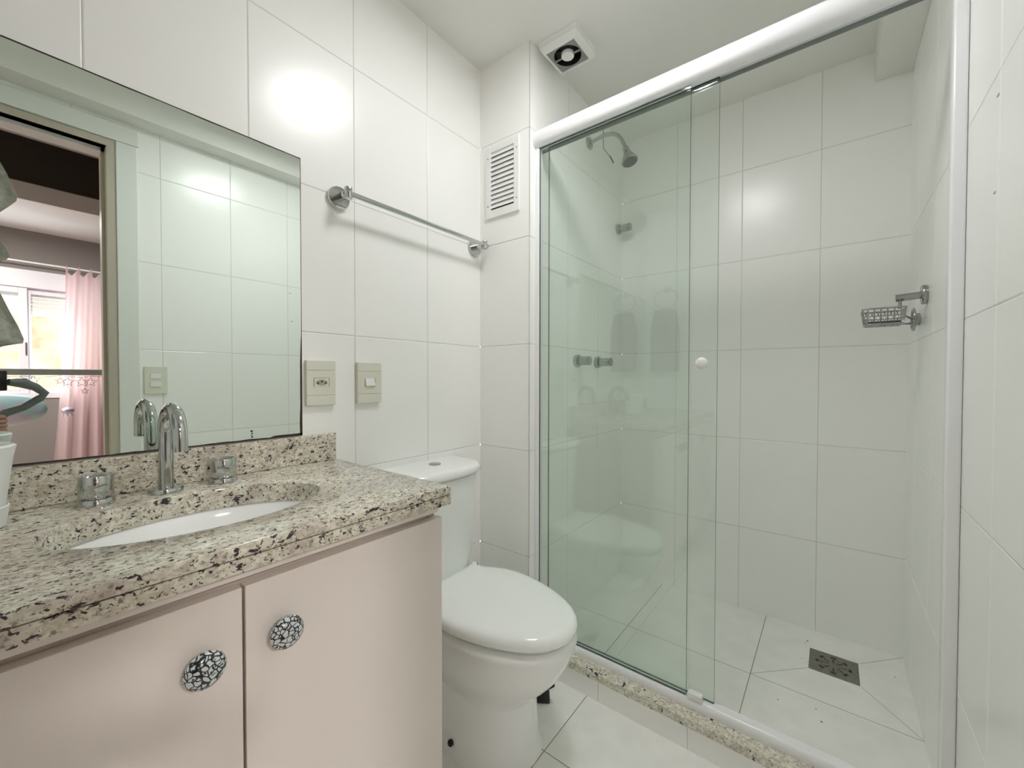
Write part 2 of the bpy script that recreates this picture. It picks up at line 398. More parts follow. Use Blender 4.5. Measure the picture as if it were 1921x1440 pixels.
b = B(); b.box(X0-.01, X0+.02, BY0, -1.76, 0, BZ); b.box(X0-.01, X0+.02, -.90, BY1, 0, BZ); b.box(X0-.01, X0+.02, -1.76, -.90, 2.128, BZ)
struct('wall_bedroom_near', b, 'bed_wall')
b = B(); b.box(2.635, 3.0, BY0, BY1, 2.24, BZ); b.mat = 1; b.box(2.62, 2.634, BY0, BY1, 2.24, BZ); struct('trim_2', b, ['bed_wall', 'beam'])  # dark front sheet paints the beam's backlit side in shade
# window
win = thing('window_1', (X1, (wy0+wy1)/2, wz0), None, None); win['kind'] = 'structure'
b = B(); T = .05
b.box(X1-.01, X1+.09, wy0, wy1, wz0, wz0+T); b.box(X1-.01, X1+.09, wy0, wy1, 1.95, wz1, .004); b.box(X1-.01, X1+.09, wy0, wy0+T, wz0+T, 1.95); b.box(X1-.01, X1+.09, wy1-T, wy1, wz0+T, 1.95)
part('window_frame', b, 'pvc', win)
def sash(y0, y1, x):
    b = B(); s_ = .055; z0, z1 = wz0+T, 1.95
    b.box(x, x+.03, y0, y0+s_, z0, z1, .003); b.box(x, x+.03, y1-s_, y1, z0, z1, .003); b.box(x, x+.03, y0+s_, y1-s_, z0, z0+.045, .003); b.box(x, x+.03, y0+s_, y1-s_, z1-s_, z1, .003)
    o = part('sash', b, 'pvc', win)
    b = B(); b.box(x+.012, x+.018, y0+s_, y1-s_, z0+.045, z1-s_); part('window_pane', b, 'winglass', o)
    return o
sash(wy0+T, -1.03, X1+.01); o = sash(-1.06, wy1-T, X1+.045)
b = B(); b.box(X1-.004, X1+.01, -1.048, -1.036, 1.30, 1.42, .003); part('window_handle', b, 'darkgrey', win)
b = B()
for k in range(7): b.box(X1+.085, X1+.095, wy0+T, wy1-T, 1.69+k*.037, 1.69+k*.037+.034, .003)
part('roller_shutter', b, 'platewhite', win)
# houses outside
b = B(); b.box(9.0, 12, -8, -.53, -3, 9); part_ = struct('wall_neighbour', b, 'stucco')
b = B(); b.box(12.5, 15, -4, 4, -3, 2.2); struct('wall_neighbour_far', b, 'pale')

# curtain and rod
b = B(); b.cyl((4.89, -2.3, 2.19), (4.89, .2, 2.17), .008); cr = part('curtain_rod', b, 'white_metal', None, 40)
tag(cr, 'thin white curtain rod above the bedroom window, seen in the mirror', 'curtain rod')
b = B(); nu, nv = 60, 26; vs = []; fs = []
for j in range(nv+1):
    v = j/nv; z = 2.155-v*2.11
    for i in range(nu+1):
        u = i/nu; sp = .0+.16*v**1.6
        y = -.785-sp*.75+u*(.36+sp)
        x = 4.86+(.014+.03*v)*math.sin(u*2*pi*4.5+.8*math.sin(v*3))+.01*math.sin(u*23+v*4)
        sag = .025*(math.cos(u*2*pi*4.5)-1)*max(0, 1-v*7)
        vs.append((x, y, z+sag))
for j in range(nv):
    for i in range(nu): a = j*(nu+1)+i; fs.append([a, a+1, a+nu+2, a+nu+1])
b.add(vs, fs)
cu = thing('curtain', (4.86, -.62, .03), 'sheer pink curtain tied to the rod beside the bedroom window', 'curtain')
part('cloth', b, 'curtain', cu, 180)
for k in range(5):
    b = B(); y = -.775+k*.085
    b.tube([(4.86, y, 2.13), (4.872, y-.01, 2.17), (4.893, y, 2.20), (4.91, y+.01, 2.165), (4.87, y+.005, 2.13)], .004, 8); part('tie', b, 'curtain', cu, 60)

# bunk rail with a star garland, ornament, foil disc
gr = thing('bed_guard_rail', (3.2, -1.5, 0), 'grey-green steel rail crossing in front of the bedroom window', 'rail')
b = B(); b.box(3.19, 3.215, -2.6, .6, 1.101, 1.144, .003); part('top_rail', b, 'bar', gr)
for y in (-2.58, .58): b = B(); b.box(3.19, 3.215, y-.02, y+.02, 0, 1.1, .003); part('post', b, 'bar', gr)
gl = thing('star_garland', (3.185, -.9, .95), 'string of outlined wire stars hanging from the grey bedroom rail', 'garland')
b = B(); b.tube([(3.184, -1.3+i*.05, 1.098-.012*abs(math.sin(i*.9))) for i in range(14)], .0015, 6); part('string', b, 'wire', gl)
def star(y, z, r, mt):
    pts = [(3.184, y+(r if k % 2 == 0 else r*.45)*math.sin(pi*k/5), z+(r if k % 2 == 0 else r*.45)*math.cos(pi*k/5)) for k in range(10)]
    b = B(); b.tube(pts, .0022, 6, close=True); part('star', b, mt, gl)
for y, z, r, mt in ((-1.076, 1.066, .032, 'shirt'), (-.915, 1.052, .034, 'shirt'), (-.845, 1.05, .036, 'shirt'), (-.80, 1.05, .036, 'shirt'), (-.83, .985, .022, 'shirt'), (-1.13, 1.07, .025, 'skin'), (-.95, 1.06, .026, 'skin')): star(y, z, r, mt)
b = B(); b.sphere((3.4, -.9, .835), .034, 1, 1, .75)
for k in range(5): a = 2*pi*k/5; b.tube([(3.4+.02*math.cos(a), -.9+.02*math.sin(a), .82), (3.4+.026*math.cos(a), -.9+.026*math.sin(a), .79)], .003, 6)
b.tube([(3.4, -.9, .86), (3.4, -.88, .95), (3.38, -.9, 1.02), (3.217, -.90, 1.12)], .001, 6)
tag(part('hanging_ornament', b, 'foil', None, 60), 'small lilac dome ornament hanging from the bedroom rail', 'ornament')
b = B(); b.sphere((3.6, -1.24, .845), .14, .22, 1.8, .88)
b.tube([(3.6, -1.24, .73), (3.6, -1.25, .4), (3.6, -1.24, .001)], .002, 6)
tag(part('foil_balloon', b, 'foil', None, 60), 'iridescent lilac and turquoise foil balloon below the bedroom rail', 'balloon')

# ------------------------------------------------------------------ vanity counter, sink
CZ, CT, CX1, CY0, CY1 = .852, .811, .493, YF, -.632
sx_, sy_, sa, sb = .253, -1.015, .130, .203
ang = sorted(set([2*pi*k/96 for k in range(96)]+[math.atan2(cy-sy_, cx-sx_) % (2*pi) for cx in (.0, CX1) for cy in (CY0, CY1)]))
def rectpt(a, ins):
    c, s_ = math.cos(a), math.sin(a)
    x0, x1, y0, y1 = 0.0005, CX1-ins, CY0+.0005, CY1-ins
    ts = []
    if c > 1e-9: ts.append((x1-sx_)/c)
    if c < -1e-9: ts.append((x0-sx_)/c)
    if s_ > 1e-9: ts.append((y1-sy_)/s_)
    if s_ < -1e-9: ts.append((y0-sy_)/s_)
    t = min(ts); return (sx_+c*t, sy_+s_*t)
def ellp(a, k=0):
    t = math.atan2(math.sin(a)/(sb+k), math.cos(a)/(sa+k)); return (sx_+(sa+k)*math.cos(t), sy_+(sb+k)*math.sin(t))
def rectfix(ins):
    out = []
    for a in ang:
        # snap corner angles exactly
        p = rectpt(a, ins); out.append(p)
    return out
rings = []
for k, z in ((0, CT), (0, CZ-.003), (.0008, CZ-.001), (.003, CZ)): rings.append([(*ellp(a, k), z) for a in ang])
R0 = [rectpt(a, 0) for a in ang]
def inset(ins, z):
    return [(min(x, CX1-ins), min(y, CY1-ins), z) for x, y in R0]
for ins, z in ((.003, CZ), (.001, CZ-.001), (0, CZ-.003), (0, .8340), (.005, .8337), (.005, .8324), (0, .8321), (0, CT+.001), (.001, CT)): rings.append(inset(ins, z))
rings.append(rings[0])
b = B(); b.loft(rings, False, False)
ct = thing('countertop', (.25, -1.2, CT), 'cream and black speckled granite vanity top with an oval cut-out', 'countertop')
part('slab', b, 'granite', ct, 30)
b = B(); b.box(.0005, .018, YF+.001, -.636, CZ+.0003, .928, .0015); tag(part('backsplash', b, 'granite'), 'low speckled granite upstand along the wall under the mirror', 'backsplash')
b = B()
rr = []
for k, z in ((.020, .8105), (.004, .8105), (.001, .806), (-.004, .79), (-.012, .76), (-.03, .725), (-.06, .70), (-.09, .688), (-.118, .684)): rr.append([(*ellp(a, k), z) for a in ang])
for k, z in ((-.118, .676), (-.085, .680), (-.05, .692), (-.02, .718), (.002, .76), (.010, .80), (.020, .802), (.020, .8105)): rr.append([(*ellp(a, k), z) for a in ang])
b.loft(rr, False, False)
sk = thing('sink', (sx_, sy_, .676), 'white oval ceramic basin set under the granite top', 'sink')
part('basin', b, 'porcelain', sk, 60)
b = B(); b.lathe([(.0, .0), (.022, 0), (.024, .002), (.018, .004), (0, .003)], (sx_, sy_, .684), seg=24); b.cyl((sx_, sy_, .66), (sx_, sy_, .6845), .018); part('drain', b, 'chrome', sk, 40)

# cabinet
cb = thing('vanity_cabinet', (.23, -1.2, 0), 'pale pinkish-beige laminate vanity cabinet with flat doors under the granite top', 'cabinet')
for nm, q in (('side_panel', (.02, .458, -.668, -.650, .12, CT-.0005)), ('side_panel', (.02, .458, YF+.002, YF+.02, .12, CT-.0005)), ('bottom_panel', (.02, .456, YF+.021, -.669, .12, .138)), ('back_panel', (.02, .026, YF+.021, -.669, .139, .60)), ('front_rail', (.425, .4575, YF+.021, -.669, .74, .7960))):
    b = B(); b.box(*q); part(nm, b, 'cabinet_in', cb)
b = B(); b.box(.440, .4775, YF+.002, -.655, .7970, CT-.0005, .001); part('apron', b, 'cabinet', cb)
b = B(); b.box(.05, .41, YF+.002, -.66, 0, .12); part('plinth', b, 'cabinet', cb)
def knob(y, z, dr, rot=0):
    b = B(); x = .4785
    b.lathe([(.008, 0), (.006, .004), (.006, .010), (.010, .013)], (x, y, z), (1, 0, 0), 20)
    k1 = part('knob', b, 'darkchrome', dr, 50)
    b = B(); b.lathe([(.010, .011), (.019, .012), (.0235, .016), (.0245, .020), (.0225, .0245), (.017, .028), (.009, .030), (.001, .0305)], (x, y, z), (1, 0, 0), 32)
    part('knob_cap', b, 'floral', k1, 60)
doors = [(-1.0265, -.645, -.977), (-1.410, -1.0305, -1.081), (-1.795, -1.414, -1.465)]
for y0, y1, yk in doors:
    b = B(); b.box(.4595, .4785, y0, y1, .13, .784, .0012); dr = part('door', b, 'cabinet', cb); knob(yk, .700, dr)

# taps: spout and two handles
b = B()
sp = thing('faucet', (.067, -1.031, CZ), 'chrome gooseneck basin spout standing behind the sink', 'faucet')
b.lathe([(.029, 0.0004), (.029, .008), (.028, .010), (.014, .0105)], (.067, -1.031, CZ), seg=36); part('base_flange', b, 'chrome', sp, 40)
pts = [(.067, -1.031, CZ+.008), (.067, -1.031, .90), (.067, -1.031, .960)]
cxx, czz, rr_ = .067+.052, .975, .052
for k in range(0, 19):
    a = pi-k*pi*1.0/18; pts.append((cxx+rr_*math.cos(a), -1.031, czz+rr_*math.sin(a)))
pts += [(.171, -1.031, .962), (.171, -1.031, .948)]
b = B(); b.tube(pts, .0125, 24); part('spout', b, 'chrome', sp, 50)
def taph(y, label):
    t_ = thing('tap_handle', (.067, y, CZ), label, 'tap handle', 'round chrome tap handles on the granite top')
    b = B(); b.lathe([(.0265, 0.0004), (.0265, .010), (.0255, .0115), (.016, .012), (.016, .017)], (.067, y, CZ), seg=36); part('base_flange', b, 'chrome', t_, 40)
    b = B(); b.lathe([(.020, .015), (.0235, .0155), (.0245, .017), (.0245, .052), (.0235, .054), (.021, .054), (.018, .051), (.0, .050)], (.067, y, CZ), seg=36); part('handle', b, 'chrome', t_, 40)
taph(-1.133, 'round chrome tap handle left of the spout, nearer the white pot'); taph(-.930, 'round chrome tap handle right of the spout, nearer the toilet')

# white pot at the left edge
pt = thing('plant_pot', (.11, -1.291, CZ), 'white plastic pot standing on a saucer at the left end of the granite top', 'pot')
b = B(); b.lathe([(.044, .008), (.049, .012), (.060, .110), (.0635, .128), (.060, .131), (.056, .128), (.050, .10), (.0, .10)], (.11, -1.291, CZ), seg=40); part('pot_body', b, 'pot', pt, 40)
b = B(); b.lathe([(.048, 0.0004), (.0515, .003), (.0555, .034), (.0535, .035), (.0495, .006), (0, .006)], (.11, -1.291, CZ), seg=40); part('saucer', b, 'pot', pt, 40)

# ------------------------------------------------------------------ mirror
mr_ = thing('mirror', (.003, -1.25, .937), 'large frameless wall mirror with black worn edges above the granite backsplash', 'mirror')
b = B(); b.box(.0008, .0052, YF+.01, -.726, .930, 1.684); part('mirror_pane', b, 'mirror', mr_)
b = B()
def wornband(p0, p1, w0f, inward, n=60):
    p0 = Vector(p0); p1 = Vector(p1); inn = Vector(inward); vs = []; fs = []
    for i in range(n+1):
        t = i/n; p = p0.lerp(p1, t); wd = w0f(t)
        vs += [p, p+inn*wd, p+Vector((-.0006, 0, 0)), p+inn*wd+Vector((-.0006, 0, 0))]
    for i in range(n): a = 4*i; fs += [[a, a+1, a+5, a+4], [a+2, a+6, a+7, a+3], [a+1, a+3, a+7, a+5], [a, a+4, a+6, a+2]]
    b.add(vs, fs)
rn = random.Random(3); nz = [rn.random() for _ in range(400)]
sm = lambda i: (nz[i % 400]+nz[(i+1) % 400]+nz[(i+2) % 400])/3
wornband((.0058, -.726, .930), (.0058, -.726, 1.684), lambda t: .0012+(.0035+.004*sm(int(t*40)))*max(0, 1-t/.36)**.5, (0, -1, 0))
wornband((.0058, YF+.01, .930), (.0058, -.726, .930), lambda t: .002+.0035*sm(100+int(t*80))+(.003 if t > .93 else 0), (0, 0, 1), 90)
wornband((.0058, YF+.01, 1.684), (.0058, -.726, 1.684), lambda t: .0015+.0022*sm(200+int(t*60)), (0, 0, -1), 90)
part('worn_edge', b, 'worn', mr_, label='black desilvered mirror edge')
b = B()
for dy, dz, r in ((0, 0, .0026), (.001, -.006, .002), (0, -.011, .0015), (.001, -.015, .0022)): b.lathe([(r, 0), (r, .0006)], (.0052, -.8505+dy, .954+dz), (1, 0, 0), 10)
part('dark_spot', b, 'worn', mr_)

# ------------------------------------------------------------------ wall plates
def plate(name, y0, y1, z0, z1, label, cat, kind):
    t_ = thing(name, (0, (y0+y1)/2, z0), label, cat)
    b = B(); rows = [z0, z0+.028, z0+.098, z1]
    n = 14
    # plate with a gently bowed lower and upper rim
    for k in range(3):
        b.box(.0002, .0125, y0, y1, rows[k]+(.0004 if k else 0), rows[k+1], .0012, 1)
    vs = []; fs = []
    for i in range(n+1):
        u = i/n; d_ = .0085*(1-(2*u-1)**2)**.5 if 0 < u < 1 else 0
        y = y0+u*(y1-y0); vs += [(.0002, y, z0+.002), (.0002, y, z0-.001), (.0082, y, z0+.002), (.004+d_*.3, y, z0-.001-.000*u)]
    part('cover_plate', b, 'plate', t_)
    yc, zc = (y0+y1)/2, (z0+z1)/2+.001
    if kind == 'socket':
        b = B(); b.box(.0126, .0132, yc-.021, yc+.021, zc-.011, zc+.012, .0004, 1)
        s_ = part('socket_module', b, 'plate', t_)
        b = B(); rr = [(.0133, yc+.017*math.cos(a)*(1 if abs(math.cos(a)) < .8 else 1), zc+.0085*math.sin(a)) for a in [2*pi*k/24 for k in range(24)]]
        b.loft([rr, [(.0138, y, z) for _, y, z in rr]]); part('recess', b, 'stain', s_)
        for dy, dz in ((-.0105, -.001), (0, .003), (.0105, -.001)):
            b = B(); b.lathe([(.0026, 0), (.0026, .0006)], (.0137, yc+dy, zc+dz), (1, 0, 0), 12); part('pin_hole', b, 'black', s_)
        b = B()
        for q in ((yc-.0225, yc-.0216, zc-.012, zc+.0135), (yc+.0216, yc+.0225, zc-.012, zc+.0135), (yc-.0225, yc+.0225, zc+.0127, zc+.0135)): b.box(.0123, .0129, *q)
        part('seam', b, 'darkgrey', s_)
    else:
        b = B(); v_ = [(.0123, yc-.0165, zc-.011), (.0123, yc+.0165, zc-.011), (.0123, yc+.0165, zc+.013), (.0123, yc-.0165, zc+.013), (.0175, yc-.0155, zc-.010), (.0175, yc+.0155, zc-.010), (.0132, yc+.0155, zc+.012), (.0132, yc-.0155, zc+.012)]
        b.add(v_, [[4, 5, 6, 7], [0, 1, 5, 4], [1, 2, 6, 5], [2, 3, 7, 6], [3, 0, 4, 7], [3, 2, 1, 0]])
        s_ = part('rocker', b, 'platewhite', t_)
        for q in ((yc-.0185, yc-.0168), (yc+.0168, yc+.0185)): b = B(); b.box(.0123, .0128, q[0], q[1], zc-.013, zc+.014); part('seam', b, 'midgrey', t_)
plate('power_outlet', -.717, -.633, 1.010, 1.136, 'cream three-pin power outlet beside the mirror edge', 'outlet', 'socket')
plate('light_switch', -.563, -.479, 1.009, 1.135, 'cream single light switch on the tiled wall right of the outlet', 'switch', 'switch')
# double switch on the opposite wall, seen in the mirror
t_ = thing('light_switch', (XR, -.774, 1.01), 'cream double light switch beside the doorway, seen in the mirror', 'switch')
b = B(); b.box(XR-.0085, XR-.0002, -.816, -.732, 1.010, 1.138, .0015, 1); part('cover_plate', b, 'plate', t_)
for z in (1.055, 1.092): b = B(); b.box(XR-.0125, XR-.0086, -.795, -.757, z-.011, z+.011, .001, 1); part('rocker', b, 'platewhite', t_)

# ------------------------------------------------------------------ towel bar
tb = thing('towel_bar', (.03, -.33, 1.60), 'chrome towel bar on round mounts across the left tiled wall', 'towel bar')
for y in (-.618, -.040):
    b = B(); z = 1.613
    b.lathe([(.032, .0002), (.033, .003), (.033, .010), (.031, .013), (.012, .0135)], (0, y, z), (1, 0, 0), 36)
    b.cyl((.012, y, z), (.052, y, z), .0115, 24); mt_ = part('mount', b, 'chrome', tb, 40)
    b = B(); b.cyl((.060, y, z-.016), (.060, y, z+.016), .0115, 24, .002); part('end_collar', b, 'chrome', mt_, 40)
b = B(); b.cyl((.060, -.628, 1.613), (.060, -.020, 1.613), .0075, 20); part('bar', b, 'chrome', tb, 40)

# ------------------------------------------------------------------ vent grille
vg = thing('vent_grille', (.122, -.006, 1.725), 'white louvred vent grille screwed to the narrow tiled duct face', 'vent')
gx0, gx1, gz0, gz1 = .038, .206, 1.725, 2.011; ix0, ix1, iz0, iz1 = .064, .181, 1.757, 1.985
b = B(); y0, y1 = -.009, -.0003
b.box(gx0, ix0, y0, y1, gz0, gz1, .001, 1); b.box(ix1, gx1, y0, y1, gz0, gz1, .001, 1); b.box(ix0, ix1, y0, y1, gz0, iz0, .001, 1); b.box(ix0, ix1, y0, y1, iz1, gz1, .001, 1)
part('grille_frame', b, 'platewhite', vg)
b = B(); b.box(ix0, ix1, -.0012, -.0004, iz0, iz1); part('inner_shade', b, 'darkgrey', vg)  # dark sheet stands in for the shade inside the vent, wall uncut
for k in range(12):
    z = iz0+.006+k*(iz1-iz0-.006)/12; b = B()
    b.add([(ix0, -.0085, z+.0), (ix1, -.0085, z), (ix1, -.0085, z+.0018), (ix0, -.0085, z+.0018), (ix0, -.0014, min(z+.0185, iz1)), (ix1, -.0014, min(z+.0185, iz1)), (ix1, -.0014, min(z+.0203, iz1+.001)), (ix0, -.0014, min(z+.0203, iz1+.001))],
          [[0, 1, 2, 3], [4, 7, 6, 5], [0, 4, 5, 1], [3, 2, 6, 7], [0, 3, 7, 4], [1, 5, 6, 2]]); part('louvre', b, 'platewhite', vg)
for x in (.050, .195):
    for z in (1.775, 1.965): b = B(); b.lathe([(.003, 0), (.0025, .001), (0, .0014)], (x, -.009, z), (0, -1, 0), 12); part('screw', b, 'midgrey', vg)

# ------------------------------------------------------------------ extractor fan
fx0, fx1, fy0, fy1 = .271, .427, .030, .186
fn = thing('extractor_fan', ((fx0+fx1)/2, (fy0+fy1)/2, 2.30), 'white square extractor fan with round black opening on the ceiling corner', 'fan')
b = B(); cx, cy = (fx0+fx1)/2, (fy0+fy1)/2
sq = lambda h, z, c=(cx, cy): [(c[0]-h, c[1]-h, z), (c[0]+h, c[1]-h, z), (c[0]+h, c[1]+h, z), (c[0]-h, c[1]+h, z)]
b.loft([sq(.078, ZC-.0005), sq(.077, 2.318), sq(.067, 2.3005), sq(.059, 2.3), sq(.059, 2.306)], True, False); part('housing', b, 'platewhite', fn)
b = B(); zz = 2.3035
ring = lambda r, n=48: [(cx+r*math.cos(2*pi*(k+.5)/n), cy+r*math.sin(2*pi*(k+.5)/n), zz) for k in range(n)]
def sqr(n=48, h=.0585):
    o = []
    for k in range(n):
        a = 2*pi*(k+.5)/n; c, s_ = math.cos(a), math.sin(a); t = h/max(abs(c), abs(s_)); o.append((cx+c*t, cy+s_*t, zz))
    return o
b.loft([sqr(), ring(.051)], False, False); part('grille', b, 'midgrey', fn)
b = B(); b.loft([ring(.0512), [(x, y, 2.335) for x, y, z in ring(.0512)]], False, True); part('duct', b, 'black', fn)
b = B(); b.lathe([(.024, .012), (.024, .002), (.0225, 0), (0, 0)], (cx, cy, 2.3005), seg=32); part('hub', b, 'platewhite', fn, 40)
for s_ in (-1, 1):
    b = B(); d_ = Vector((math.cos(.05), math.sin(.05), 0)); p = Vector((cx, cy, 2.304)); b.tube([p+d_*s_*.02, p+d_*s_*.054], .0035, 8); part('strut', b, 'midgrey', fn)
for k in range(5):
    b = B(); a = 2*pi*k/5+.5; c, s_ = math.cos(a), math.sin(a); c2, s2 = math.cos(a+.5), math.sin(a+.5)
    b.add([(cx+.024*c, cy+.024*s_, 2.316), (cx+.048*c, cy+.048*s_, 2.316), (cx+.048*c2, cy+.048*s2, 2.326), (cx+.024*c2, cy+.024*s2, 2.326)], [[0, 1, 2, 3]]); part('blade', b, 'black', fn)

# ceiling light (just out of the frame, the room's lamp)
clt = thing('ceiling_light', (.71, -.365, ZC-.03), 'round flush ceiling light over the bathroom floor', 'lamp')
b = B(); b.lathe([(.165, .03), (.165, .004), (.16, 0), (.152, 0), (.152, .006), (0, .006)], (.71, -.365, ZC-.0305), seg=48); part('rim', b, 'platewhite', clt, 40)
b = B(); b.lathe([(.150, .004), (.150, .002), (0, .002)], (.71, -.365, ZC-.0305), seg=48); part('diffuser', b, 'lamp', clt)

# ------------------------------------------------------------------ toilet
TY = -.318
tl = thing('toilet', (.33, TY, 0), 'white close-coupled toilet with closed lid between the vanity and the duct', 'toilet')
def egg(xb, xf, hw, z, xc=.33, n=64, pw=2.15):
    o = []
    for k in range(n):
        a = 2*pi*k/n; c, s_ = math.cos(a), math.sin(a)
        ax = (xf-xc) if c >= 0 else (xc-xb); e = 2/(pw if c >= 0 else 2.9)
        o.append((xc+ax*math.copysign(abs(c)**e, c), TY+hw*math.copysign(abs(s_)**e, s_), z))
    return o
b = B()
b.loft([egg(.085, .500, .134, 0), egg(.088, .497, .130, .012), egg(.09, .489, .122, .05), egg(.09, .485, .118, .11), egg(.09, .484, .116, .165), egg(.09, .487, .117, .181),
        egg(.09, .497, .121, .190), egg(.09, .514, .128, .205), egg(.09, .545, .142, .235), egg(.09, .574, .156, .27), egg(.09, .596, .167, .31), egg(.09, .610, .176, .345), egg(.09, .614, .178, .362), egg(.095, .613, .177, .372), egg(.10, .607, .172, .3785), egg(.11, .595, .16, .380)])
part('bowl', b, 'porcelain', tl, 60)
half = [(.618, 0), (.616, .022), (.608, .048), (.592, .076), (.565, .104), (.53, .127), (.49, .146), (.45, .160), (.40, .173), (.35, .180), (.30, .180), (.26, .173), (.225, .159), (.198, .145), (.175, .136), (.155, .133), (.138, .140), (.131, .139), (.133, .115), (.138, .07), (.140, .0)]
outl = half+[(x, -y) for x, y in half[::-1] if y]
def lidring(sc, z, dx=0):
    cx_, n_ = .36, len(outl); o = []
    for i, (x, y) in enumerate(outl):
        p0 = Vector(outl[i-1]); p1 = Vector(outl[(i+1) % n_]); t = (p1-p0).normalized(); nn = Vector((t.y, -t.x))
        o.append((x+nn.x*-sc*0-(nn.x*sc if (x-cx_)*nn.x+y*nn.y > 0 else -nn.x*sc), TY+y-(nn.y*sc if (x-cx_)*nn.x+y*nn.y > 0 else -nn.y*sc), z))
    return o
def lshrink(f, z): return [(.36+(x-.36)*f, TY+y*f, z) for x, y in outl]
b = B(); b.loft([lidring(.020, .3820), lidring(.018, .3830), lidring(.018, .3925), lidring(.022, .3935)]); part('seat', b, 'seatplastic', tl, 40)
b = B(); b.loft([lidring(.012, .3940), lidring(.003, .3950), lidring(.0005, .398), lidring(0, .404), lidring(.0008, .411), lidring(.0035, .418), lidring(.009, .4235), lidring(.018, .427), lshrink(.82, .4295), lshrink(.5, .4315), lshrink(.2, .432)]); part('lid', b, 'seatplastic', tl, 60)
for s_ in (-1, 1): b = B(); b.cyl((.148, TY+s_*.075-.015, .39), (.148, TY+s_*.075+.015, .39), .009, 16); part('hinge', b, 'seatplastic', tl, 40)
th = [(.186, 0), (.1845, .04), (.180, .075), (.170, .108), (.155, .135), (.136, .156), (.112, .170), (.09, .175), (.05, .178), (.012, .179)]
def tring(sc, z, dx=0, wsc=1, bk=.010):
    o = [(bk+(x-.012)*1+dx*(x-.012)/.17-sc*(1 if x > .1 else .5), TY-(y*wsc-sc if y else 0)) for x, y in th]
    o2 = [(x, 2*TY-y) for x, y in o[:0:-1]]
    return [(x, y, z) for x, y in o+o2]
b = B(); b.loft([tring(.004, .375, -.045, .86), tring(0, .39, -.04, .88), tring(0, .45, -.028, .92), tring(0, .55, -.014, .955), tring(0, .66, -.006, .98), tring(0, .750, -.002, .99), tring(.003, .7525, -.004, .99), tring(.010, .7535, -.004, .99), tring(.012, .757, -.004, .99)]); part('tank', b, 'porcelain', tl, 60)
b = B(); b.loft([tring(.010, .7575, .004, 1.02), tring(.001, .7577, .004, 1.02), tring(-.004, .760, .004, 1.02), tring(-.0055, .765, .004, 1.02), tring(-.004, .776, .004, 1.02), tring(.001, .783, .004, 1.02), tring(.008, .787, .004, 1.02), tring(.02, .789, .004, 1.0)]); part('tank_lid', b, 'porcelain', tl, 60)
b = B(); b.lathe([(.021, 0), (.021, .0025), (.019, .0035), (0, .003)], (.072, TY+.008, .7885), seg=32); part('flush_button', b, 'darkchrome', tl, 40)
b = B(); b.lathe([(.009, 0), (.009, .006), (.006, .009), (0, .010)], (.294, TY-.126, .034), (0, -1, .2), 20); part('bolt_cap', b, 'black', tl, 50)

# black plastic piece on the floor behind the base
bk = thing('floor_clip', (.40, -.11, 0), 'small black plastic clip lying on the floor behind the toilet base', 'clip')
b = B(); Mx = Matrix.Translation((.385, -.118, 0)) @ Matrix.Rotation(.62, 4, 'Z'); b.box(-.035, .030, -.020, .024, .0005, .022, .003, 1, Mx); part('block', b, 'black', bk)
b = B(); b.tube([(.355, -.125, .020), (.385, -.118, .038), (.420, -.112, .060), (.432, -.110, .067)], [.008, .010, .009, .006], 12); part('lever', b, 'black', bk, 60)

# ------------------------------------------------------------------ shower enclosure
en = thing('shower_enclosure', (.8, .05, .096), 'white aluminium shower enclosure frame with glass sliding door', 'shower enclosure')
def prof_x(b, prof, x0, x1):  # profile in (y,z)
    b.loft([[(x0, y, z) for y, z in prof], [(x1, y, z) for y, z in prof]])
pf = []
for k in range(15):
    a = pi/2+pi*k/14; pf.append((.040+.024*math.cos(a), 1.990+.032*math.sin(a)))
pf += [(.052, 1.956), (.052, 1.962), (.058, 1.962), (.058, 1.956), (.068, 1.956), (.072, 1.962), (.072, 2.015), (.066, 2.022)]
b = B(); prof_x(b, pf, .2506, XR-.0006); part('top_track', b, 'white_metal', en, 35)
b = B(); b.box(.252, XR-.002, .0605, .0665, 1.946, 1.957); part('track_strip', b, 'strip_grey', en)  # thin dark grey strip under the back of the top track
pf = [(.031, .0962), (.031, .101)]
for k in range(9):
    a = pi-k*pi/2/8; pf.append((.044+.013*math.cos(a), .103+.020*math.sin(a)))
pf += [(.052, .124), (.064, .124), (.072, .118), (.074, .0962)]
b = B(); prof_x(b, pf, .2506, XR-.0006); part('bottom_track', b, 'white_metal', en, 35)
b = B(); b.box(.2504, .268, .036, .062, .124, 1.957, .002); b.mat = 1; b.box(.2504, .262, .062, .070, .124, 1.957); part('left_jamb', b, ['white_metal', 'strip_grey'], en)
b = B(); b.box(1.347, XR-.0004, .036, .072, .124, 1.957, .005, 3); part('right_jamb', b, 'white_metal', en, 35)
def pane(name, x0, x1, y0, y1, z0, z1, edges):
    b = B(); b.box(x0, x1, y0, y1, z0, z1)
    b.mi = []
    for f in b.f:
        c = [sum(b.v[i][k] for i in f)/4 for k in range(3)]
        b.mi.append(0 if (abs(c[1]-y0) < 1e-5 or abs(c[1]-y1) < 1e-5) else 1)
    return part(name, b, ['glass', 'glass_edge'], en)
p1 = pane('fixed_pane', .2685, .8095, .040, .0475, .1245, 1.956, 1)
p2 = pane('sliding_pane', .300, .8845, .0535, .061, .1245, 1.956, 1)
b = B(); b.lathe([(.007, 0), (.007, .006), (.012, .009), (.0165, .014), (.0175, .019), (.015, .024), (.008, .0265), (.0, .027)], (.847, .0535, 1.131), (0, -1, 0), 28); part('door_knob', b, 'platewhite', p2, 60)
b = B(); b.box(.815, .856, .032, .053, .1245, .142, .0015, 1); part('bottom_guide', b, 'platewhite', en)

